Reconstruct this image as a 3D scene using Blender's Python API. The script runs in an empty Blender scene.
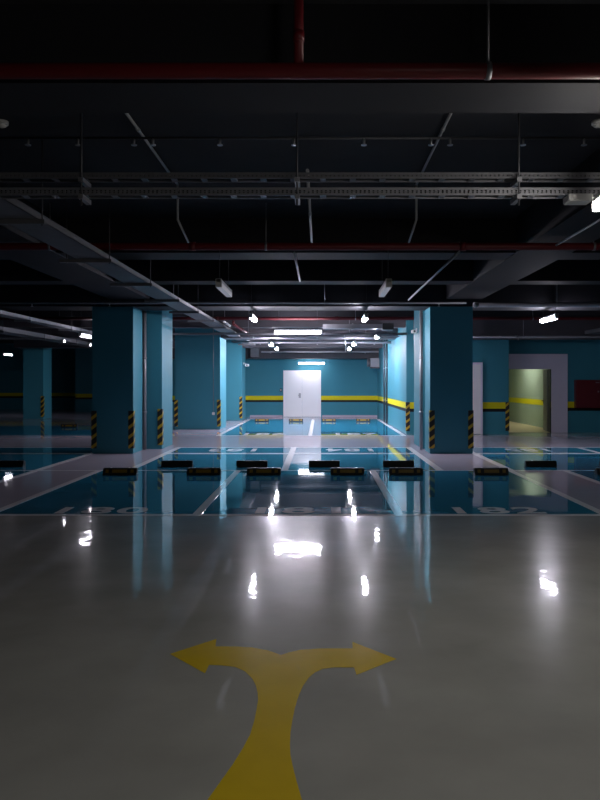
import bpy, bmesh, math, random
from mathutils import Vector, Matrix
random.seed(7)
S = bpy.context.scene
COL = S.collection
PI = math.pi

# ------------------------------------------------------------------ materials
def mat(name, color, rough=0.5, metal=0.0, spec=0.5, var=0.0, vscale=3.0, bump=0.0, bscale=20.0, emit=None, estr=0.0, rvar=0.0, coat=0.0):
    m = bpy.data.materials.new(name); m.use_nodes = True
    nt = m.node_tree; b = nt.nodes['Principled BSDF']
    b.inputs['Base Color'].default_value = (*color, 1)
    b.inputs['Roughness'].default_value = rough
    b.inputs['Metallic'].default_value = metal
    b.inputs['Specular IOR Level'].default_value = spec
    if coat: b.inputs['Coat Weight'].default_value = coat; b.inputs['Coat Roughness'].default_value = 0.035
    geo = nt.nodes.new('ShaderNodeNewGeometry')
    if var or rvar:
        n = nt.nodes.new('ShaderNodeTexNoise'); n.inputs['Scale'].default_value = vscale; n.inputs['Detail'].default_value = 5
        nt.links.new(geo.outputs['Position'], n.inputs['Vector'])
        if var:
            r = nt.nodes.new('ShaderNodeMix'); r.data_type = 'RGBA'
            r.inputs['A'].default_value = (*[c*(1-var) for c in color], 1)
            r.inputs['B'].default_value = (*[min(1, c*(1+var)) for c in color], 1)
            nt.links.new(n.outputs['Fac'], r.inputs['Factor'])
            nt.links.new(r.outputs['Result'], b.inputs['Base Color'])
        if rvar:
            mr = nt.nodes.new('ShaderNodeMapRange')
            mr.inputs['From Min'].default_value = 0.3; mr.inputs['From Max'].default_value = 0.7
            mr.inputs['To Min'].default_value = max(0, rough-rvar); mr.inputs['To Max'].default_value = rough+rvar
            nt.links.new(n.outputs['Fac'], mr.inputs['Value']); nt.links.new(mr.outputs['Result'], b.inputs['Roughness'])
    if bump:
        n2 = nt.nodes.new('ShaderNodeTexNoise'); n2.inputs['Scale'].default_value = bscale; n2.inputs['Detail'].default_value = 2
        nt.links.new(geo.outputs['Position'], n2.inputs['Vector'])
        bp = nt.nodes.new('ShaderNodeBump'); bp.inputs['Strength'].default_value = bump; bp.inputs['Distance'].default_value = 0.01
        nt.links.new(n2.outputs['Fac'], bp.inputs['Height']); nt.links.new(bp.outputs['Normal'], b.inputs['Normal'])
        if coat: nt.links.new(bp.outputs['Normal'], b.inputs['Coat Normal'])
    if emit:
        b.inputs['Emission Color'].default_value = (*emit, 1); b.inputs['Emission Strength'].default_value = estr
    return m

def banded(name, base, rough=0.55, black=True):
    """wall paint with a yellow band over a black band at waist height"""
    m = mat(name, base, rough, spec=0.2, var=0.08, vscale=1.2)
    nt = m.node_tree; b = nt.nodes['Principled BSDF']
    prev = b.inputs['Base Color'].links[0].from_socket
    geo = nt.nodes.new('ShaderNodeNewGeometry'); sep = nt.nodes.new('ShaderNodeSeparateXYZ')
    nt.links.new(geo.outputs['Position'], sep.inputs[0])
    def band(z0, z1, colr, prev):
        a = nt.nodes.new('ShaderNodeMath'); a.operation = 'GREATER_THAN'; a.inputs[1].default_value = z0
        c = nt.nodes.new('ShaderNodeMath'); c.operation = 'LESS_THAN'; c.inputs[1].default_value = z1
        d = nt.nodes.new('ShaderNodeMath'); d.operation = 'MULTIPLY'
        nt.links.new(sep.outputs['Z'], a.inputs[0]); nt.links.new(sep.outputs['Z'], c.inputs[0])
        nt.links.new(a.outputs[0], d.inputs[0]); nt.links.new(c.outputs[0], d.inputs[1])
        mx = nt.nodes.new('ShaderNodeMix'); mx.data_type = 'RGBA'
        nt.links.new(d.outputs[0], mx.inputs['Factor']); nt.links.new(prev, mx.inputs['A'])
        mx.inputs['B'].default_value = (*colr, 1)
        return mx.outputs['Result']
    p = band(0.80, 1.0, (0.62, 0.56, 0.01), prev)
    if black: p = band(0.70, 0.80, (0.01, 0.01, 0.012), p)
    nt.links.new(p, b.inputs['Base Color'])
    return m

def striped(name):
    """black rubber with slanted yellow stripes"""
    m = mat(name, (0.012, 0.012, 0.012), 0.5)
    nt = m.node_tree; b = nt.nodes['Principled BSDF']
    geo = nt.nodes.new('ShaderNodeNewGeometry')
    dot = nt.nodes.new('ShaderNodeVectorMath'); dot.operation = 'DOT_PRODUCT'; dot.inputs[1].default_value = (-0.8, -0.8, 1.0)
    nt.links.new(geo.outputs['Position'], dot.inputs[0])
    div = nt.nodes.new('ShaderNodeMath'); div.operation = 'DIVIDE'; div.inputs[1].default_value = 0.22
    fr = nt.nodes.new('ShaderNodeMath'); fr.operation = 'FRACT'
    lt = nt.nodes.new('ShaderNodeMath'); lt.operation = 'LESS_THAN'; lt.inputs[1].default_value = 0.36
    nt.links.new(dot.outputs['Value'], div.inputs[0]); nt.links.new(div.outputs[0], fr.inputs[0]); nt.links.new(fr.outputs[0], lt.inputs[0])
    mx = nt.nodes.new('ShaderNodeMix'); mx.data_type = 'RGBA'
    mx.inputs['A'].default_value = (0.012, 0.012, 0.012, 1); mx.inputs['B'].default_value = (0.50, 0.33, 0.015, 1)
    nt.links.new(lt.outputs[0], mx.inputs['Factor']); nt.links.new(mx.outputs['Result'], b.inputs['Base Color'])
    return m

TEAL = (0.046, 0.225, 0.295)
M = dict(
    floor=mat('epoxy_grey', (0.36, 0.36, 0.345), 0.22, spec=0.045, coat=0.85, var=0.30, vscale=1.5, bump=0.17, bscale=4.0),
    blue=mat('epoxy_blue', (0.022, 0.18, 0.30), 0.45, spec=0.0, coat=0.85, var=0.08, vscale=1.5, bump=0.07, bscale=3.0),
    strip=mat('epoxy_light_grey', (0.43, 0.40, 0.48), 0.45, spec=0.0, coat=0.85, var=0.06, vscale=1.5, bump=0.07, bscale=3.0),
    white=mat('road_white', (0.78, 0.77, 0.81), 0.45, spec=0.0, coat=0.8, var=0.10, vscale=8),
    yellow=mat('road_yellow', (0.66, 0.47, 0.015), 0.25, spec=0.04, coat=0.8, var=0.12, vscale=5, bump=0.12, bscale=4.0),
    wall=banded('teal_wall_banded', TEAL),
    wallplain=mat('teal_paint', TEAL, 0.55, spec=0.3, var=0.06, vscale=1.2),
    green=banded('green_wall_banded', (0.30, 0.38, 0.30), black=False),
    corridor=mat('corridor_floor', (0.60, 0.50, 0.31), 0.35, var=0.1),
    black=mat('black_ceiling_paint', (0.030, 0.031, 0.038), 0.8, spec=0.25, var=0.2, vscale=2),
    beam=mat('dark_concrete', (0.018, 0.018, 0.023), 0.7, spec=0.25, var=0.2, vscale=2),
    beamfar=mat('concrete_beam_lit_tone', (0.065, 0.060, 0.072), 0.6, var=0.2, vscale=2),  # beam colour lightened so the far beams look lamp-lit
    door=mat('white_door', (0.88, 0.87, 0.89), 0.3, var=0.02),
    frame=mat('lilac_white_frame', (0.74, 0.70, 0.84), 0.5, var=0.04),
    greydoor=mat('grey_door', (0.16, 0.17, 0.16), 0.4),
    galv=mat('galvanised', (0.30, 0.30, 0.33), 0.42, metal=0.6, var=0.15, vscale=6),
    galvdark=mat('dull_galvanised', (0.15, 0.15, 0.165), 0.5, metal=0.4, var=0.2, vscale=6),
    rod=mat('thread_rod', (0.07, 0.07, 0.08), 0.5, metal=0.5),
    conduit=mat('white_conduit', (0.42, 0.42, 0.44), 0.45),
    red=mat('red_pipe', (0.15, 0.007, 0.012), 0.45, var=0.1),
    reddark=mat('red_pipe_darkened', (0.10, 0.008, 0.012), 0.5, var=0.1),  # darker copy of the red, offsets strong lamp light on the farthest pipe
    redbox=mat('red_cabinet', (0.11, 0.012, 0.018), 0.4, var=0.05),
    rubber=mat('black_rubber', (0.010, 0.010, 0.011), 0.55),
    reflect=mat('yellow_reflector', (0.30, 0.18, 0.01), 0.4, var=0.1, vscale=30),
    guard=striped('striped_guard'),
    lamphouse=mat('lamp_white', (0.6, 0.6, 0.62), 0.4),
    lampoff=mat('lamp_diffuser_off', (0.9, 0.9, 0.92), 0.35),
    steel=mat('steel', (0.45, 0.45, 0.47), 0.3, metal=0.9),
    dark=mat('dark_plastic', (0.02, 0.02, 0.022), 0.4),
    orange=mat('orange_cable', (0.75, 0.16, 0.03), 0.5),
    plastic=mat('white_plastic', (0.7, 0.7, 0.7), 0.4),
    pipegrey=mat('grey_pipe', (0.24, 0.24, 0.26), 0.35, metal=0.3, var=0.1),
)
def glow(name, color, strength):
    return mat(name, (0.8, 0.8, 0.8), 0.4, emit=color, estr=strength)
COOL = (0.91, 0.87, 1.0)
M['glow'] = glow('tube_lit_cool', COOL, 38)
M['glowwall'] = glow('tube_lit_wall', COOL, 9)
M['glowfar'] = glow('tube_lit_back', COOL, 80)
M['glowfaint'] = glow('tube_faint', COOL, 0.04)  # weak glow added so these tubes look pale
M['glowdim'] = glow('tube_lit_far', COOL, 7)
M['glowwarm'] = glow('tube_lit_warm', (1.0, 0.96, 0.88), 13)
M['glowhall'] = glow('tube_lit_corridor', (1.0, 0.97, 0.85), 15)

# ------------------------------------------------------------------ mesh helpers
class MB:
    def __init__(self): self.bm = bmesh.new()
    def box(self, x0, x1, y0, y1, z0, z1, bev=0.0):
        t = bmesh.new(); bmesh.ops.create_cube(t, size=1)
        for v in t.verts:
            v.co = Vector(((x0+x1)/2+v.co.x*(x1-x0), (y0+y1)/2+v.co.y*(y1-y0), (z0+z1)/2+v.co.z*(z1-z0)))
        if bev: bmesh.ops.bevel(t, geom=t.edges[:], offset=bev, segments=2, affect='EDGES')
        return self._merge(t)
    def tube(self, p0, p1, r, n=12, r2=None):
        p0 = Vector(p0); p1 = Vector(p1); d = p1-p0
        t = bmesh.new(); bmesh.ops.create_cone(t, cap_ends=True, segments=n, radius1=r, radius2=r if r2 is None else r2, depth=d.length)
        bmesh.ops.transform(t, matrix=Matrix.Translation((p0+p1)/2) @ d.to_track_quat('Z', 'Y').to_matrix().to_4x4(), verts=t.verts)
        for f in t.faces: f.smooth = len(f.verts) == 4
        return self._merge(t)
    def path(self, pts, r, n=10):
        for a, b in zip(pts, pts[1:]): self.tube(a, b, r, n)
        for p in pts[1:-1]: self.ball(p, r, 1)
        return self
    def ball(self, p, r, sub=2, sz=1.0):
        t = bmesh.new(); bmesh.ops.create_icosphere(t, subdivisions=sub, radius=r)
        for v in t.verts: v.co = Vector((v.co.x, v.co.y, v.co.z*sz))+Vector(p)
        for f in t.faces: f.smooth = True
        return self._merge(t)
    def poly(self, pts, z0, z1):
        t = bmesh.new()
        a = [t.verts.new((x, y, z0)) for x, y in pts]; b = [t.verts.new((x, y, z1)) for x, y in pts]
        t.faces.new(b); t.faces.new(a[::-1])
        n = len(pts)
        for i in range(n): t.faces.new((a[i], a[(i+1) % n], b[(i+1) % n], b[i]))
        bmesh.ops.recalc_face_normals(t, faces=t.faces); return self._merge(t)
    def profile_x(self, pts, x0, x1, bev=0.0):
        """pts in (y,z), extruded along x"""
        t = bmesh.new()
        a = [t.verts.new((x0, y, z)) for y, z in pts]; b = [t.verts.new((x1, y, z)) for y, z in pts]
        t.faces.new(a); t.faces.new(b[::-1]); n = len(pts)
        for i in range(n): t.faces.new((a[(i+1) % n], a[i], b[i], b[(i+1) % n]))
        bmesh.ops.recalc_face_normals(t, faces=t.faces)
        if bev: bmesh.ops.bevel(t, geom=t.edges[:], offset=bev, segments=2, affect='EDGES')
        return self._merge(t)
    def _merge(self, t):
        me = bpy.data.meshes.new('t'); t.to_mesh(me); t.free(); self.bm.from_mesh(me); bpy.data.meshes.remove(me); return self
    def build(self, name, m, parent=None, loc=None):
        me = bpy.data.meshes.new(name); self.bm.to_mesh(me); self.bm.free()
        for x in (m if isinstance(m, list) else [m]): me.materials.append(x)
        o = bpy.data.objects.new(name, me); COL.objects.link(o)
        if parent: o.parent = parent
        if loc: o.location = loc
        return o

def tag(o, label, cat, group=None):
    o['label'] = label; o['category'] = cat
    if group: o['group'] = group
    return o
def thing(name, label, cat, loc=(0, 0, 0), group=None):
    o = bpy.data.objects.new(name, None); COL.objects.link(o); o.location = loc; o.empty_display_size = 0.1
    return tag(o, label, cat, group)
def struct(o): o['kind'] = 'structure'; return o
def copy_tree(o, parent=None):
    c = o.copy(); COL.objects.link(c)
    if parent: c.parent = parent
    for ch in list(o.children): copy_tree(ch, c)
    return c

# ------------------------------------------------------------------ the room shell
X0, X1, Y0, Y1, H = -32.0, 16.0, -8.0, 44.0, 4.0
# floor : one slab whose painted fields are material zones
YM, YF, YR, YW, YS = 13.17, 8.73, 17.86, 33.9, 31.5
FAR0 = 21.95
def field(x, y):
    if YF < y < YM:
        if -5.19 < x < -4.03 or 3.47 < x < 4.48: return 2
        return 1 if -14 < x < 14 else 0
    if YM < y < YR:
        if -5.19 < x < -3.5 or 2.2 < x < 3.5: return 2
        return 1 if -14 < x < 14 else 0
    if FAR0 < y < YS and -3.1 < x < 2.55: return 1
    if FAR0 < y < 27 and -13.5 < x < -5.2: return 1
    if y > YS or (y > FAR0 and -5.2 < x < 2.7): return 2
    if YR < y < FAR0: return 2
    return 0
xs = sorted({X0, -14, -13.5, -5.2, -5.19, -4.03, -3.5, -3.1, 2.2, 2.55, 2.7, 3.47, 3.5, 4.48, 14, X1})
ys = sorted({Y0, YF, YM, YR, FAR0, 27, YS, Y1})
bm = bmesh.new(); g = {}
for i, x in enumerate(xs):
    for j, y in enumerate(ys): g[i, j] = bm.verts.new((x, y, 0))
for i in range(len(xs)-1):
    for j in range(len(ys)-1):
        f = bm.faces.new((g[i, j], g[i+1, j], g[i+1, j+1], g[i, j+1]))
        f.material_index = field((xs[i]+xs[i+1])/2, (ys[j]+ys[j+1])/2)
me = bpy.data.meshes.new('floor'); bm.to_mesh(me); bm.free()
for k in ('floor', 'blue', 'strip'): me.materials.append(M[k])
FLOOR = struct(bpy.data.objects.new('floor', me)); COL.objects.link(FLOOR)

ceil = struct(MB().box(X0, X1, Y0, Y1, H, H+0.2).build('ceiling', M['black']))
# transverse beams and two long girders hang from the slab
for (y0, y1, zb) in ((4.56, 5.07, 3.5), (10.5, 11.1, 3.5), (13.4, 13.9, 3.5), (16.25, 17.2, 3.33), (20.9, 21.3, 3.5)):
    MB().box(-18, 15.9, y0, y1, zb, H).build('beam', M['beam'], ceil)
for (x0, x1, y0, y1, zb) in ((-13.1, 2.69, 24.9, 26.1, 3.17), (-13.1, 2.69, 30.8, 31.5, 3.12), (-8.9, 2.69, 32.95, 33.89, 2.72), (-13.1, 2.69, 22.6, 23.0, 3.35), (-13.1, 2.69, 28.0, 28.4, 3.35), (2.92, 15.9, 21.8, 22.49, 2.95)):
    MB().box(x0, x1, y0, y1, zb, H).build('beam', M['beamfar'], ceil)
for (x0, x1) in ((-4.75, -3.85), (2.85, 3.65)):
    MB().box(x0, x1, -7.8, 21.8, 3.49, H).build('girder', M['beam'], ceil)

def wall(name, x0, x1, y0, y1, z0, z1, m): return struct(MB().box(x0, x1, y0, y1, z0, z1).build(name, m))
# back wall with its door
wall('wall_back', -9.0, 2.95, YW, YW+0.25, 0, H, M['wall'])
wall('wall_back_corner', -13.6, -9.0, 40.0, 40.25, 0, H, M['wall'])
wall('wall_back_return', -9.2, -8.95, YW+0.25, 40.0, 0, H, M['wall'])
wall('wall_back_far', X0, -13.4, Y1-0.25, Y1, 0, H, M['wall'])
wall('wall_left', X0-0.2, X0, Y0, Y1, 0, H, M['wall'])
wall('wall_right', X1, X1+0.2, Y0, 24, 0, H, M['wall'])
wall('wall_front', X0, X1, Y0-0.2, Y0, 0, H, M['wall'])
# the block that closes the bays on one side
wall('wall_right_bay', 2.70, 2.95, 22.75, YW, 0, H, M['wall'])
wall('wall_right_block', 2.70, 5.90, 22.50, 22.75, 0, H, M['wall'])
wall('wall_right_return', 5.65, 5.90, 22.75, 23.30, 0, H, M['wall'])
w = MB(); w.box(5.65, 6.05, 23.30, 23.5, 0, H); w.box(7.48, X1, 23.30, 23.5, 0, H); w.box(6.05, 7.48, 23.30, 23.5, 2.05, H)
struct(w.build('wall_right_portal', M['wall']))
# corridor behind the open doorway
wall('wall_corridor', 7.93, 8.05, 23.5, 32.2, 0, 2.75, M['green'])
wall('wall_corridor_side', 5.45, 5.6, 23.5, 32.2, 0, 2.75, M['green'])
wall('wall_corridor_end', 5.6, 7.93, 32.05, 32.2, 0, 2.75, M['green'])
struct(MB().box(5.6, 7.93, 23.5, 32.05, 2.75, 2.85).build('ceiling_corridor', M['plastic']))
struct(MB().box(5.6, 7.93, 23.32, 32.05, 0.0, 0.004).build('floor_corridor', M['corridor']))
t = MB(); t.box(5.905, 8.0, 23.26, 23.30, 2.05, 2.54, 0.004); t.box(7.48, 8.0, 23.26, 23.30, 0, 2.05, 0.004)
struct(t.build('trim_1', M['frame']))
struct(MB().box(5.905, 6.05, 23.26, 23.30, 0, 2.05, 0.004).build('trim_2', M['frame']))
for i, (a, b, c, d) in enumerate(((-3.3, -1.76, YW-0.012, YW), (0.10, 2.69, YW-0.012, YW))):
    struct(MB().box(a, b, c, d, 0, 0.09).build('baseboard_back' if i == 0 else 'baseboard_back_side', M['strip']))

# door 1 : white double door in the back wall
d1 = struct(bpy.data.objects.new('door_1', None)); COL.objects.link(d1); d1.location = (-0.84, YW, 0)
d1['label'] = 'white double door in the teal back wall'
for (a, b, s) in ((-0.86, -0.002, 0), (0.002, 0.86, 1)):
    MB().box(a, b, -0.05, -0.001, 0.01, 2.15, 0.004).build('door_leaf', M['door'], d1)
f = MB(); f.box(-0.885, -0.86, -0.045, -0.001, 0, 2.19); f.box(0.86, 0.885, -0.045, -0.001, 0, 2.19); f.box(-0.86, 0.86, -0.045, -0.001, 2.15, 2.19)
f.build('door_frame', M['door'], d1)
h = MB(); h.box(-0.16, -0.06, -0.06, -0.05, 0.9, 1.12, 0.003); h.tube((-0.11, -0.06, 1.02), (-0.11, -0.1, 1.02), 0.014); h.box(-0.19, -0.09, -0.11, -0.09, 1.0, 1.04, 0.004)
h.build('door_handle', M['steel'], d1)
# door 2 : grey leaf standing open into the corridor
d2 = struct(bpy.data.objects.new('door_2', None)); COL.objects.link(d2); d2.location = (7.46, 23.5, 0)
d2['label'] = 'grey door leaf standing open into the green corridor'
MB().box(-0.045, 0, 0.02, 0.95, 0.012, 2.04, 0.004).build('door_leaf', M['greydoor'], d2)
h = MB(); h.box(-0.055, -0.045, 0.82, 0.88, 0.9, 1.1, 0.003); h.tube((-0.055, 0.85, 1.0), (-0.1, 0.85, 1.0), 0.012); h.box(-0.115, -0.095, 0.72, 0.86, 0.985, 1.015, 0.004)
h.build('door_handle', M['dark'], d2)
for ch in d2.children: ch.rotation_euler.z = -0.17
f = MB(); f.box(-0.005, 0.02, -0.18, 0.02, 0, 2.05); f.build('door_frame', M['dark'], d2)
# door 3 : white door partly behind the broad pillar
d3 = struct(bpy.data.objects.new('door_3', None)); COL.objects.link(d3); d3.location = (4.56, 22.5, 0)
d3['label'] = 'white door mostly hidden behind the broad teal pillar'
MB().box(-0.45, 0.45, -0.05, -0.001, 0.01, 2.18, 0.004).build('door_leaf', M['door'], d3)
f = MB(); f.box(0.45, 0.51, -0.06, -0.001, 0, 2.24); f.box(-0.51, -0.45, -0.06, -0.001, 0, 2.24); f.box(-0.45, 0.45, -0.06, -0.001, 2.18, 2.24)
f.build('door_frame', M['frame'], d3)
h = MB(); h.tube((-0.38, -0.05, 1.0), (-0.38, -0.1, 1.0), 0.012); h.box(-0.4, -0.28, -0.115, -0.095, 0.985, 1.015, 0.004); h.build('door_handle', M['steel'], d3)

# ------------------------------------------------------------------ floor markings
def line(x0, x1, y0, y1): return MB().box(x0, x1, y0, y1, 0.0, 0.0025).build('bay_line', M['white'], FLOOR)
W = 0.055
line(-14, 14, YF-0.05, YF+0.05); line(-14, 14, YM-0.035, YM+0.035)
for x in (-5.19, -4.03, -1.5, 0.96, 3.47, 4.48): line(x-W, x+W, YF+0.05, YM-0.035)
for x in (-5.19, -3.5, -0.65, 2.2, 3.5, 6.4): line(x-W-0.01, x+W+0.01, YM+0.035, YR-0.04)
for (a, b) in ((-3.43, -0.72), (-0.58, 2.13), (3.57, 6.33), (6.47, 14), (-14, -5.26)):
    line(a, b, 16.22, 16.44)
for (a, b) in ((-3.55, 2.26), (3.44, 14), (-14, -5.13)): line(a, b, YR-0.04, YR+0.06)
for x in (-3.1, -0.3, 2.55): line(x-0.06, x+0.06, FAR0, YS)
line(-3.16, 2.61, FAR0-0.12, FAR0)

def number(text, x, y, w, h, label, flip=False):
    c = bpy.data.curves.new('bay_number', 'FONT'); c.body = text; c.size = 1; c.align_x = 'CENTER'; c.align_y = 'CENTER'; c.offset = 0.022; c.extrude = 0.5
    c.space_character = 1.12
    tmp = bpy.data.objects.new('bay_number_outline', c); COL.objects.link(tmp)
    bpy.context.view_layer.update()
    me = bpy.data.meshes.new_from_object(tmp.evaluated_get(bpy.context.evaluated_depsgraph_get()))
    bpy.data.objects.remove(tmp); bpy.data.curves.remove(c)
    vx = [v.co.x for v in me.vertices]; vy = [v.co.y for v in me.vertices]
    cx, cy = (min(vx)+max(vx))/2, (min(vy)+max(vy))/2; sx, sy = w/(max(vx)-min(vx)), h/(max(vy)-min(vy))
    s = -1 if flip else 1
    for v in me.vertices: v.co = ((v.co.x-cx)*sx*s, (v.co.y-cy)*sy*s, 0.0025 if v.co.z > 0 else 0.0003)
    me.materials.clear(); me.materials.append(M['white']); me.name = 'bay_number'
    o = bpy.data.objects.new('bay_number', me); COL.objects.link(o); o.location = (x, y, 0)
    return tag(o, label, 'floor marking', 'numbers painted at the bay entrances')
number('180', -2.72, 9.05, 1.10, 0.44, 'white number 180 painted on the blue floor beside the darkest pillar')
number('181', -0.27, 9.05, 1.06, 0.44, 'white number 181 painted on the middle front bay')
number('182', 2.24, 9.05, 1.10, 0.44, 'white number 182 painted on the front bay before the broad pillar')
number('183', -2.08, 17.2, 1.12, 0.72, 'small upside-down number in the rear bay beside the twin pillars', True)
number('184', 0.70, 17.2, 1.12, 0.72, 'small upside-down number in the rear bay in line with the white door', True)
number('185', 4.95, 17.2, 1.00, 0.72, 'small upside-down number in the rear bay facing the open doorway', True)
number('186', -1.72, 22.6, 1.3, 0.8, 'tiny distant number at the entrance of the back wall bay under the cable duct')
number('187', 1.15, 22.6, 1.3, 0.8, 'tiny distant number at the entrance of the back wall bay by the two wall pipes')

def fl(x, y): k = y-383.0; return ((x-320)*1.6/k, 1152.0/k)
arrow = [(170,654),(216.5,639),(215.5,646.5),(235,646.5),(252,647.5),(268,650.5),(281,655),(289,652.5),(300,650),(320,648.5),(352.5,648.5),(352.5,642),(396.5,659),(356.5,675),(354,667.5),
 (334,667.5),(322.5,669),(315,672.5),(309,677.5),(303,686),(299,695),(295,708),(292.5,720),(290.5,733),(290,745),(290.5,755),(292.5,765),(296.5,781),(302,800),(312,830),(190,830),(207.5,800),(221,781),(232.5,765),(243,748),(250,735),
 (254,722),(256.5,710),(258,700),(257.5,692.5),(256,686),(252.5,679),(245,671.5),(235,667),(222,665.5),(209,665),(205,673.5)]
pts = [fl(*p) for p in arrow]
a = MB(); a.poly(pts[::-1], 0.0003, 0.0014)
tag(a.build('turn_arrow', M['yellow']), 'yellow forked arrow painted on the grey floor, pointing both ways', 'floor marking')

# ------------------------------------------------------------------ pillars
def guard(sx, sy, z0=0.10, z1=0.98):
    """an L-shaped strip wrapped round a pillar corner at the origin; sx, sy point out of the pillar"""
    g = MB(); L, t = 0.105, 0.014
    g.poly([(sx*t, sy*t), (-sx*L, sy*t), (-sx*L, sy*0.0005), (sx*0.0005, sy*0.0005), (sx*0.0005, -sy*L), (sx*t, -sy*L)], z0, z1)
    return g
def pillar(label, x0, x1, y0, y1, ztop, corners, gz=(0.10, 0.98)):
    cx, cy = (x0+x1)/2, (y0+y1)/2
    p = thing('pillar', label, 'pillar', (cx, cy, 0), 'teal concrete pillars')
    MB().box(x0-cx, x1-cx, y0-cy, y1-cy, 0, ztop, 0.008).build('shaft', M['wallplain'], p)
    for (sx, sy) in corners:
        o = guard(sx, sy, *gz).build('corner_guard', M['guard'], p); o.location = ((x1-x0)/2*sx, (y1-y0)/2*sy, 0)
    return p
F = ((-1, -1), (1, -1))
pillar('darkest teal pillar at the outer edge of bay 180, striped guards on both front corners', -5.16, -4.23, 16.3, 17.15, 3.33, F, (0.12, 0.97))
pillar('teal pillar close behind the darkest pillar, one striped guard in view', -4.75, -3.83, 17.45, 18.7, H, F, (0.10, 0.97))
pillar('broad teal pillar behind bay 182, beside the hidden white door', 2.49, 3.46, 16.3, 17.1, 3.33, F, (0.12, 0.98))
pillar('teal pillar just behind the broad pillar, only its pale side showing', 2.48, 3.46, 17.5, 19.0, H, ())
pillar('wide blue pillar carrying a small white socket', -5.0, -3.44, 24.8, 26.4, H, F, (0.10, 1.02))
pillar('teal pillar nearest the back wall, under the end of the cable duct', -4.5, -3.33, 30.7, 32.2, H, F, (0.10, 1.02))
pillar('dim blue column alone in the dark far corner', -13.2, -12.3, 32.0, 33.0, H, ((1, -1),), (0.10, 1.02))
p = thing('corner_guard', 'striped guard on the wall corner beside the open doorway', 'corner guard', (5.90, 22.5, 0), 'striped guards on wall corners')
guard(1, -1, 0.10, 1.0).build('strip', M['guard'], p)
p = thing('corner_guard', 'striped guard on the wall corner beside the pale-sided pillar', 'corner guard', (2.70, 22.5, 0), 'striped guards on wall corners')
guard(-1, -1, 0.10, 1.0).build('strip', M['guard'], p)

# ------------------------------------------------------------------ wheel stops
def make_stop():
    r = thing('wheel_stop', '-', 'wheel stop', (0, 0, 0), 'rubber wheel stops')
    b = MB(); b.profile_x([(-0.075, 0), (0.075, 0), (0.075, 0.02), (0.042, 0.115), (-0.042, 0.115), (-0.075, 0.02)], -0.295, 0.295, 0.008)
    b.build('body', M['rubber'], r)
    def plate(xa, xb, n):
        q = MB()
        # lies on the sloping front face
        t = bmesh.new()
        za, zb = 0.038, 0.092
        ya, yb = -0.075+(za-0.02)*0.347, -0.075+(zb-0.02)*0.347
        o = 0.004
        v = [t.verts.new(c) for c in ((xa, ya-o, za), (xb, ya-o, za), (xb, yb-o, zb), (xa, yb-o, zb), (xa, ya+o, za), (xb, ya+o, za), (xb, yb+o, zb), (xa, yb+o, zb))]
        for f in ((0,1,2,3), (7,6,5,4), (1,0,4,5), (2,1,5,6), (3,2,6,7), (0,3,7,4)): t.faces.new([v[i] for i in f])
        bmesh.ops.recalc_face_normals(t, faces=t.faces); q._merge(t)
        return q.build(n, M['reflect'], r)
    plate(-0.13, 0.13, 'reflector'); plate(-0.245, -0.19, 'reflector'); plate(0.19, 0.245, 'reflector')
    for x in (-0.16, 0.16):
        MB().tube((x, 0, 0.113), (x, 0, 0.121), 0.018).build('bolt', M['steel'], r)
    return r
proto = make_stop()
stops = [
 (-3.49, 12.6, 0, 'black and yellow wheel stop in bay 180 nearer the darkest pillar'),
 (-2.03, 12.6, 0, 'black and yellow wheel stop in bay 180 next to the bay 181 line'),
 (-0.98, 12.6, 0, 'black and yellow wheel stop in bay 181 on the side of bay 180'),
 (0.48, 12.6, 0, 'black and yellow wheel stop in bay 181 on the side of bay 182'),
 (1.50, 12.6, 0, 'black and yellow wheel stop in bay 182 next to the bay 181 line'),
 (2.99, 12.6, 0, 'black and yellow wheel stop in bay 182 in front of the broad pillar'),
 (5.12, 12.6, 0, 'wheel stop cut by the picture edge, past the grey strip beyond bay 182'),
 (-5.95, 13.78, 1, 'black wheel stop alone beside the walkway of the darkest pillar'),
 (-2.73, 13.78, 1, 'plain black wheel stop beside the twin pillars, behind bay 180'),
 (-1.30, 13.78, 1, 'plain black wheel stop between the twin pillars side and the white divider'),
 (0.08, 13.78, 1, 'plain black wheel stop just past the white divider, before the white door reflection'),
 (1.50, 13.78, 1, 'plain black wheel stop in the rear bay next to the broad pillar'),
 (4.22, 13.78, 1, 'plain black wheel stop alone in line with the open doorway'),
 (5.66, 13.78, 1, 'plain black wheel stop at the picture edge in the doorway bay'),
 (-2.41, 29.9, 0, 'tiny far wheel stop nearest the pillar at the back wall'),
 (-1.00, 29.9, 0, 'tiny far wheel stop in front of the white double door'),
 (0.37, 29.9, 0, 'tiny far wheel stop just beside the white double door'),
 (1.79, 29.9, 0, 'tiny far wheel stop nearest the two wall pipes'),
 (-9.05, 26.0, 0, 'dim distant wheel stop in the dark area past the darkest pillar'),
]
for i, (x, y, back, lab) in enumerate(stops):
    o = proto if i == 0 else copy_tree(proto)
    o.location = (x, y, 0); o.rotation_euler.z = PI if back else 0; o['label'] = lab

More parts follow.
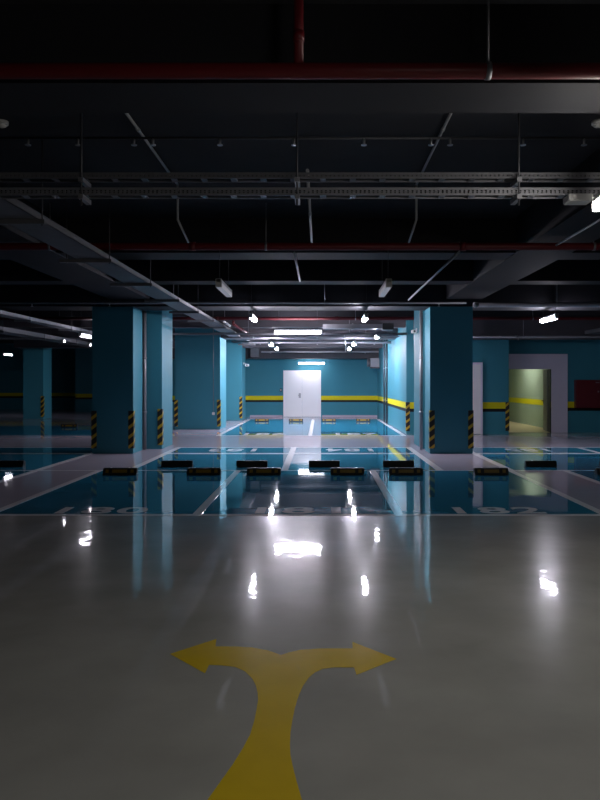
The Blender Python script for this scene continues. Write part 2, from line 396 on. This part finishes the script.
# ------------------------------------------------------------------ lamps
def lamp(label, x, y, z, along='Y', glowmat='glow', L=1.2, hang=True, ztop=H, w=0.042):
    r = thing('tube_lamp', label, 'ceiling lamp', (x, y, z), 'tube lamps under the ceiling')
    a = L/2
    def bx(mb, l0, l1, s0, s1, z0, z1, bev=0.0):
        return mb.box(l0, l1, s0, s1, z0, z1, bev) if along == 'X' else mb.box(s0, s1, l0, l1, z0, z1, bev)
    bx(MB(), -a, a, -w*0.9, w*0.9, 0.0, 0.05, 0.006).build('housing', M['lamphouse'], r)
    bx(MB(), -a+0.03, a-0.03, -w, w, -0.065, 0.0, 0.0).build('diffuser', M[glowmat], r)
    for s in (-1, 1):
        bx(MB(), s*a-0.03 if s > 0 else -a, a if s > 0 else -a+0.03, -w*1.05, w*1.05, -0.068, 0.052, 0.006).build('end_cap', M['lamphouse'], r)
    if hang:
        for s in (-1, 1):
            p = (s*a*0.8, 0) if along == 'X' else (0, s*a*0.8)
            MB().tube((p[0], p[1], 0.05), (p[0], p[1], ztop-z), 0.006, 6).build('hanger_rod', M['rod'], r)
    return r
lamp('bright lit tube lamp at the picture edge below the near cable trays', 2.16, 5.02, 3.0, 'Y', 'glowwarm')
lamp('pale tube lamp with faint added glow on the side of the cable duct', -1.41, 10.6, 3.0, 'Y', 'glowfaint')
lamp('pale tube lamp with faint added glow on the side of the broad pillar', 0.957, 10.6, 3.0, 'Y', 'glowfaint')
lamp('lit tube lamp nearest on the cable duct side, above bay 181', -1.545, 16.62, 3.12, 'Y', 'glow', 1.0)
lamp('lit tube lamp nearest on the broad pillar side', 1.04, 16.62, 3.12, 'Y', 'glow', 1.0)
lamp('widest lit tube lamp, crosswise above the rear bays', -0.61, 20.0, 3.04, 'X', 'glow', 1.33)
lamp('small lit tube lamp close to the pale-sided pillar', 1.70, 21.4, 3.0, 'Y', 'glow', 0.6)
lamp('distant lit tube lamp before the white door, the nearer one by the cable duct', -1.71, 25.2, 2.98, 'Y', 'glowfar')
lamp('distant lit tube lamp before the white door, the farther one by the cable duct', -1.73, 28.7, 3.0, 'Y', 'glowfar')
lamp('distant lit tube lamp by the bay side wall, the nearer of two', 1.19, 25.2, 3.0, 'Y', 'glowfar')
lamp('distant lit tube lamp by the bay side wall, the farther of two', 1.19, 28.7, 3.0, 'Y', 'glowfar')
lamp('lit tube lamp high on the back wall over the white double door', -0.39, 33.3, 2.54, 'X', 'glowwall', 1.24, ztop=2.72)
lamp('slanting lit tube lamp above the open doorway side, past the broad pillar', 5.28, 16.6, 3.10, 'Y', 'glow', 1.1)
lamp('lit tube lamp peeping out beside the darkest pillar', -6.85, 21.0, 3.0, 'Y', 'glowdim', 0.9)
lamp('very small lit lamp farther into the dark area, above the dim column', -8.4, 23.6, 3.0, 'Y', 'glowdim', 0.16, w=0.03)
lamp('very small lit lamp beside the darkest pillar edge, below the larger one', -8.25, 25.8, 3.0, 'Y', 'glowdim', 0.14, w=0.03)
lamp('round-looking lit lamp at the dark outer edge of the picture', -15.1, 34.8, 3.0, 'Y', 'glowdim', 0.9)
lamp('corridor lamp above the green corridor, out of sight behind the door header', 6.9, 27.0, 2.70, 'Y', 'glowhall', 1.2, hang=False)
lamp('added unseen tube lamp overhead of the viewer, before the near cable trays', 1.2, 1.2, 3.0, 'Y', 'glowwarm')  # out of view, added to brighten the near floor
lamp('added tube lamp outside the frame, in line with the slanting lamp', 4.93, 5.02, 3.0, 'Y', 'glowwarm')  # unseen extra lamp, added to lift the near floor from the side

# ------------------------------------------------------------------ pipes
def pipe_x(name, label, cat, y, z, r, x0, x1, m, couplings=(), hangers=(), heads=(), group=None):
    t = thing(name, label, cat, (0, y, z), group)
    MB().tube((x0, 0, 0), (x1, 0, 0), r, 16).build('tube', m, t)
    for x in couplings: MB().tube((x-0.04, 0, 0), (x+0.04, 0, 0), r*1.22, 16).build('coupling', m, t)
    for x in hangers:
        h = MB(); h.tube((x, 0, r), (x, 0, H-z), 0.007, 6); h.tube((x-0.015, 0, 0), (x+0.015, 0, 0), r*1.12, 16); h.build('hanger', M['galv'], t)
    for x in heads:
        h = MB(); h.tube((x, 0, -r*0.6), (x, 0, -r-0.05), 0.012, 8); h.tube((x, 0, -r-0.05), (x, 0, -r-0.058), 0.028, 10); h.build('sprinkler_head', M['steel'], t)
    return t
p = pipe_x('sprinkler_pipe', 'thick red pipe across the top, nearest of the red pipes', 'pipe', 4.2, 3.42, 0.045, -8, 10, M['red'], (-2.6, 3.4), (0.98, -4.2), (), 'red sprinkler pipes')
q = MB(); q.tube((-0.125, 0, 0), (-0.125, 0, 0.575), 0.029, 14); q.tube((-0.125, 0, 0.17), (-0.125, 0, 0.23), 0.034, 14); q.build('riser', M['red'], p)
pipe_x('sprinkler_pipe', 'red pipe across the ceiling before the pillars, second nearest', 'pipe', 9.6, 3.42, 0.05, -15, 14, M['red'], (-1.7, 1.9, 4.4), (-3.6, -0.72, 3.65), (), 'red sprinkler pipes')
pipe_x('sprinkler_pipe', 'thin darkened red pipe behind the lit lamps, farthest of the red pipes', 'pipe', 20.3, 3.42, 0.045, -16, 15, M['reddark'], (-2.9, 0.5), (-2.0, 1.0, 6), (), 'red sprinkler pipes')
pipe_x('service_pipe', 'shiny grey pipe running out from the top of the broad pillar', 'pipe', 15.5, 3.28, 0.05, 3.3, 14.5, M['galv'], (3.36, 6.2), (5.1, 7.6), (), 'grey service pipes')
pipe_x('service_pipe', 'thin grey pipe crossing just above the tops of the two front pillars', 'pipe', 15.75, 3.35, 0.022, -14, 3.2, M['pipegrey'], (), (-3.2, 0.1), (-6.3, -4.6, 2.6), 'grey service pipes')
pipe_x('service_pipe', 'grey pipe running behind the widest lit lamp', 'pipe', 22.1, 3.11, 0.03, -4.5, 2.68, M['galv'], (), (-2.2, 0.9), (-1.3, 0.75), 'grey service pipes')
pipe_x('service_pipe', 'grey pipe just behind the crosswise lamp, above the pale-sided pillar', 'pipe', 20.4, 2.99, 0.03, -4.4, 2.4, M['galv'], (), (-2.7, 1.3), (), 'grey service pipes')
pipe_x('service_pipe', 'farthest grey pipe, close before the back wall', 'pipe', 27.2, 3.16, 0.03, -3.3, 2.68, M['pipegrey'], (), (-2.0, 1.6), (), 'grey service pipes')
pipe_x('service_pipe', 'grey pipe along the wall above the open doorway', 'pipe', 21.6, 2.98, 0.035, 3.4, 15, M['galv'], (5.9,), (6.1, 9), (5.95,), 'grey service pipes')
t = thing('sprinkler_pipe', 'short red branch pipe running towards the back wall beside the cable duct', 'pipe', (-2.45, 20.35, 3.27), 'red sprinkler pipes')
MB().tube((0, 0.05, 0), (0, 4.4, 0), 0.04, 14).build('tube', M['red'], t); MB().tube((0, 2.0, 0), (0, 2.1, 0), 0.05, 14).build('coupling', M['red'], t)
MB().tube((0, 0.0, 0), (0, 0.0, 0.085), 0.04, 14).build('riser', M['red'], t)
t = thing('air_duct', 'flat grey metal duct beside the crosswise lamp', 'air duct', (0.93, 20.68, 3.12))
MB().box(-0.85, 0.85, -0.16, 0.16, 0.03, 0.16, 0.006).build('casing', M['galv'], t)
m = MB(); m.box(0.85, 1.17, -0.18, 0.18, 0.0, 0.19, 0.008); m.build('end_box', M['dark'], t)
m = MB(); m.box(-0.02, 0.02, -0.175, 0.175, 0.015, 0.175); m.build('flange', M['galv'], t)
# thin sprinkler branch under the near slab
sx = [(x-320)*6.85/720 for x in (28, 78, 134, 153, 220, 294, 364, 431, 450, 523, 584)]
pipe_x('sprinkler_branch', 'hair-thin dark pipe with small sprinkler heads between the first two beams', 'pipe', 6.85, 3.93, 0.012, -3.8, 2.8, M['rod'], (), (), sx)
def vpipe(label, x, y, r, m, n=1, ztop=H, wallx=None):
    t = thing('wall_pipe', label, 'pipe', (x, y, 0), 'upright pipes')
    MB().tube((0, 0, 0), (0, 0, ztop), r, 14).build('tube', m, t)
    for z in (0.9, 2.2):
        if z < ztop: MB().tube((0, 0, z-0.02), (0, 0, z+0.02), r*1.25, 14).build('clamp', M['galv'], t)
vpipe('shiny upright pipe between the broad pillar and the one behind it', 2.43, 17.3, 0.04, M['galv'], ztop=3.4)
vpipe('dark upright pipe between the twin pillars beside bay 180', -4.22, 17.3, 0.05, M['pipegrey'], ztop=3.4)
vpipe('grey upright pipe on the bay side wall, the one nearer the back wall', 2.64, 29.6, 0.035, M['rod'])
vpipe('grey upright pipe on the bay side wall, the one nearer the viewer', 2.64, 28.5, 0.04, M['rod'])

# ------------------------------------------------------------------ cable trays
def rail(mb, x0, x1, y, z0, z1):
    """a perforated side rail"""
    mb.box(x0, x1, y-0.004, y+0.004, z0, z0+0.018); mb.box(x0, x1, y-0.004, y+0.004, z1-0.02, z1)
    n = int((x1-x0)/0.036)
    for i in range(n+1):
        c = x0+(x1-x0)*i/n
        mb.box(c-0.011, c+0.011, y-0.004, y+0.004, z0+0.018, z1-0.02)
HX = (-1.98, -0.19, 1.65)
def xtray(label, y, z, hgt, m, x0=-7.0, x1=8.0):
    t = thing('cable_tray', label, 'cable tray', (0, y, z), 'perforated cable trays near the viewer')
    for yy in (-0.055, 0.055):
        r = MB(); rail(r, x0, x1, yy, 0, hgt); r.build('side_rail', m, t)
    b = MB()
    n = int((x1-x0)/0.25)
    for i in range(n): b.box(x0+0.25*i, x0+0.25*i+0.05, -0.05, 0.05, 0.002, 0.008)
    b.build('rung', m, t)
    c = MB()
    for k, o in enumerate((-0.03, -0.005, 0.02)): c.tube((x0, o, 0.022), (x1, o+0.01, 0.022), 0.013, 8)
    c.build('cable', M['dark'], t)
    return t
xtray('perforated cable tray across the near ceiling, upper of the two', 6.06, 3.305, 0.05, M['galvdark'])
t2 = xtray('perforated cable tray across the near ceiling, lower of the two', 6.06, 3.165, 0.065, M['galv'])
for x in HX:
    r_ = MB(); r_.tube((x, -0.085, -0.09), (x, -0.085, H-3.165), 0.008, 6); r_.build('hanger_rod', M['rod'], t2)
    h = MB()
    h.box(x-0.02, x+0.02, -0.11, 0.11, -0.04, -0.002); h.box(x-0.02, x+0.02, -0.11, 0.11, 0.102, 0.138)
    h.build('hanger', M['galv'], t2)

def ytray(name, label, x0, x1, y0, y1, z, hgt, m, step, over, group, drop=False):
    t = thing(name, label, 'cable tray', ((x0+x1)/2, 0, z), group)
    w = (x1-x0)/2
    b = MB(); b.box(-w, w, y0, y1, 0, 0.006); b.box(-w, -w+0.006, y0, y1, 0, hgt); b.box(w-0.006, w, y0, y1, 0, hgt); b.box(-w-0.006, w+0.006, y0, y1, hgt, hgt+0.006)
    b.build('duct', m, t)
    y = y0+0.8
    while y < y1-0.2:
        s = MB(); s.box(-w-over, w+0.06, y-0.025, y+0.025, -0.045, -0.001); s.build('support_strut', m, t)
        r = MB(); r.tube((-w-over*0.6, y, -0.06), (-w-over*0.6, y, H-z), 0.007, 6); r.build('hanger_rod', M['rod'], t)
        r = MB(); r.tube((w+0.03, y, -0.06), (w+0.03, y, H-z), 0.007, 6); r.build('hanger_rod', M['rod'], t)
        y += step
    if drop:
        d = MB(); d.box(-w, w, y1, y1+0.30, -0.42, hgt+0.006, 0.01); d.build('elbow', m, t)
    return t
ytray('cable_duct', 'wide grey cable duct running from the viewer to the back wall', -3.14, -2.75, 6.25, 32.5, 3.2, 0.06, M['galvdark'], 2.25, 0.22, 'long cable ducts', True)
ytray('cable_duct', 'narrow pale duct past the darkest pillar, upper of two in the dark area', -7.5, -7.2, 8, 31, 3.16, 0.08, M['galv'], 3.0, 0.05, 'long cable ducts')
ytray('cable_duct', 'wide dull duct past the darkest pillar, lower of two in the dark area', -9.3, -8.75, 10, 31, 3.03, 0.12, M['galvdark'], 3.0, 0.05, 'long cable ducts')
ytray('cable_duct', 'dull duct overhead between the doorway and the picture edge', 7.9, 8.3, 12, 21.5, 3.05, 0.1, M['galvdark'], 3.0, 0.05, 'long cable ducts')

# ------------------------------------------------------------------ conduits under the slab
def conduit(label, pts, r=0.014):
    t = thing('conduit', label, 'conduit', pts[0], 'thin pale conduits under the ceiling')
    o = Vector(pts[0]); q = [Vector(p)-o for p in pts]
    m = MB(); m.path([tuple(v) for v in q], r, 8); m.build('tube', M['conduit'], t)
    c = MB(); v = q[0].lerp(q[1], 0.45); d = (q[1]-q[0]).normalized()*0.03; c.tube(tuple(v-d), tuple(v+d), r*1.35, 10); c.build('coupling', M['conduit'], t)
conduit('thin conduit slanting in above the near trays, on the cable duct side', [(-1.70, 5.2, 3.97), (-1.70, 8.6, 3.97), (-1.70, 8.6, 3.55), (-1.70, 9.3, 3.42)])
conduit('thin conduit slanting in above the near trays, on the bright lamp side', [(1.15, 5.2, 3.97), (1.15, 8.6, 3.97), (1.15, 8.6, 3.55), (1.15, 9.3, 3.42)])
conduit('short upright-looking conduit just below the lower near tray', [(-0.115, 6.6, 3.55), (-0.115, 10.4, 3.55)], 0.016)
conduit('short conduit below the second red pipe, near the middle', [(-0.37, 10.4, 3.48), (-0.37, 13.3, 3.48)], 0.016)
conduit('longest pale conduit slanting down towards the broad pillar', [(1.99, 10.3, 3.47), (1.99, 16.2, 3.47)], 0.018)
conduit('pale conduit slanting in under the bright lamp at the picture edge', [(3.12, 6.4, 3.42), (3.12, 9.5, 3.42)], 0.014)
conduit('faint conduit beyond the slanting lamp, above the doorway wall', [(7.0, 13.0, 3.2), (7.0, 17.5, 3.2)], 0.016)

conduit('short pale conduit beside the cable duct, before the lit lamps', [(-2.36, 17.7, 3.1), (-2.36, 18.9, 3.1)], 0.03)
conduit('bent thin conduit between the distant lamps and the crosswise lamp', [(0.75, 22.3, 3.1), (0.95, 26.5, 2.95), (0.95, 26.5, 2.75)], 0.014)
for (y, z, lab) in ((23.6, 3.10, 'thin grey strip tray crossing behind the crosswise lamp'), (26.5, 3.05, 'thin grey strip tray crossing between the distant pairs of lamps'), (31.9, 2.95, 'thin grey strip tray crossing close before the back wall')):
    t = thing('cable_tray', lab, 'cable tray', (0, y, z), 'thin strip trays before the back wall')
    b = MB(); b.box(-2.6, 2.6, -0.07, 0.07, 0, 0.006); b.box(-2.6, 2.6, -0.07, -0.064, 0, 0.05); b.box(-2.6, 2.6, 0.064, 0.07, 0, 0.05); b.build('channel', M['galv'], t)
    for x in (-2.2, -0.1, 2.0):
        MB().tube((x, 0.08, -0.03), (x, 0.08, H-z), 0.007, 6).build('hanger_rod', M['rod'], t)
        MB().box(x-0.02, x+0.02, -0.09, 0.1, -0.03, -0.001).build('support_strut', M['galv'], t)

# ------------------------------------------------------------------ small fittings
c = thing('detector', 'round smoke detector high above the bright lamp', 'smoke detector', (2.55, 6.6, 4.0), 'round detectors under the slab')
MB().tube((0, 0, -0.03), (0, 0, 0), 0.06, 20).build('base', M['plastic'], c); MB().ball((0, 0, -0.035), 0.045, 2, 0.6).build('dome', M['plastic'], c)
c2 = copy_tree(c); c2.location = (-2.92, 6.6, 4.0); c2['label'] = 'round smoke detector above the near trays on the cable duct side'
o = thing('cable_bundle', 'loose orange cables lying over the upper near tray', 'cable', (2.5, 6.06, 3.40))
for k in range(4):
    m = MB(); m.path([(-0.12+0.02*k, 0.02*k-0.04, 0.0), (0.02, 0.02*k-0.04, 0.035+0.012*k), (0.22, 0.01*k, 0.02+0.016*k), (0.6, 0.0, -0.02)], 0.005, 6); m.build('cable', M['orange'], o)
b = thing('junction_box', 'white bracket box under the lower near tray beside the bright lamp', 'junction box', (2.14, 6.0, 3.10))
MB().box(-0.09, 0.11, -0.08, 0.08, 0.0, 0.06, 0.008).build('body', M['plastic'], b); MB().box(-0.07, 0.09, -0.09, -0.08, 0.008, 0.052, 0.003).build('lid', M['plastic'], b)
h = thing('hose_cabinet', 'dark red fire hose cabinet on the wall past the open doorway', 'fire cabinet', (8.62, 23.3, 0.8))
MB().box(-0.40, 0.40, -0.20, -0.001, 0, 0.90, 0.008).build('body', M['redbox'], h)
MB().box(-0.375, 0.375, -0.215, -0.20, 0.025, 0.875, 0.006).build('door', M['redbox'], h)
m = MB(); m.box(0.22, 0.34, -0.225, -0.215, 0.80, 0.83); m.build('name_plate', M['steel'], h)
m = MB(); m.box(0.28, 0.33, -0.235, -0.215, 0.5, 0.55, 0.004); m.build('handle', M['steel'], h)
s = thing('wall_socket', 'small white socket at the foot of a cable on the wide blue pillar', 'socket', (-3.67, 24.8, 0.50))
MB().box(-0.045, 0.045, -0.035, -0.001, 0, 0.09, 0.006).build('body', M['plastic'], s); MB().tube((0, -0.012, 0.09), (0, -0.012, 3.4), 0.009, 8).build('conduit', M['pipegrey'], s)
s = thing('light_switch', 'small dark switch on the back wall beside the white double door', 'switch', (-1.84, YW, 1.2))
MB().box(-0.05, 0.05, -0.03, -0.001, 0, 0.14, 0.005).build('plate', M['dark'], s); MB().box(-0.02, 0.02, -0.038, -0.03, 0.04, 0.1, 0.003).build('rocker', M['plastic'], s)
s = thing('security_camera', 'small white camera on the pillar nearest the back wall', 'security camera', (-3.33, 31.4, 2.45))
MB().box(0.001, 0.03, -0.05, 0.05, -0.05, 0.05, 0.004).build('bracket', M['plastic'], s)
m = MB(); m.tube((0.03, 0, 0), (0.14, 0, -0.03), 0.014, 8); m.build('arm', M['plastic'], s)
m = MB(); m.box(0.08, 0.24, -0.22, 0.06, -0.13, -0.03, 0.012); m.build('housing', M['plastic'], s); MB().tube((0.16, -0.22, -0.08), (0.16, -0.235, -0.08), 0.03, 12).build('lens', M['dark'], s)
s = thing('security_camera', 'small pale camera hung at the edge of the pale-sided pillar', 'security camera', (2.48, 18.4, 2.95))
MB().box(-0.03, -0.001, -0.05, 0.05, -0.05, 0.05, 0.004).build('bracket', M['plastic'], s)
m = MB(); m.box(-0.15, -0.03, -0.2, 0.02, -0.08, 0.0, 0.012); m.build('housing', M['plastic'], s); MB().tube((-0.09, -0.2, -0.04), (-0.09, -0.215, -0.04), 0.026, 12).build('lens', M['dark'], s)
s = thing('extractor_fan', 'grey boxed fan in the top corner of the back wall by the wall pipes', 'fan', (2.38, 32.6, 2.26))
m = MB(); m.box(-0.10, 0.29, -0.25, 0.25, 0.06, 0.46, 0.01); m.build('casing', M['galv'], s)
m = MB(); m.tube((-0.10, 0, 0.26), (-0.24, 0, 0.26), 0.16, 20, 0.20); m.build('outlet', M['galvdark'], s)
m = MB(); m.box(-0.12, 0.30, -0.28, 0.28, 0.0, 0.06, 0.006); m.build('bracket', M['rod'], s)
m = MB(); m.tube((0.1, 0, 0.46), (0.1, 0, H-2.26), 0.01, 8); m.build('hanger_rod', M['rod'], s)

# ------------------------------------------------------------------ world, camera, view
w = bpy.data.worlds.new('world'); S.world = w; w.use_nodes = True
w.node_tree.nodes['Background'].inputs[0].default_value = (0.5, 0.55, 0.7, 1); w.node_tree.nodes['Background'].inputs[1].default_value = 0.0
cam = bpy.data.cameras.new('camera'); co = bpy.data.objects.new('camera', cam); COL.objects.link(co)
co.location = (0, 0, 1.6); co.rotation_euler = (PI/2, 0, 0)
cam.sensor_fit = 'VERTICAL'; cam.sensor_height = 36.0; cam.lens = 720.0*36.0/800.0
cam.shift_x = -20/800; cam.shift_y = -17/800
cam.clip_start = 0.05; cam.clip_end = 200
S.camera = co
S.view_settings.view_transform = 'Standard'; S.view_settings.look = 'None'; S.view_settings.gamma = 1; S.view_settings.use_curve_mapping = False
S.view_settings.exposure = 2.0
S.cycles.use_denoising = True
S.cycles.max_bounces = 10; S.cycles.diffuse_bounces = 6; S.cycles.glossy_bounces = 6
S.cycles.sample_clamp_indirect = 6.0
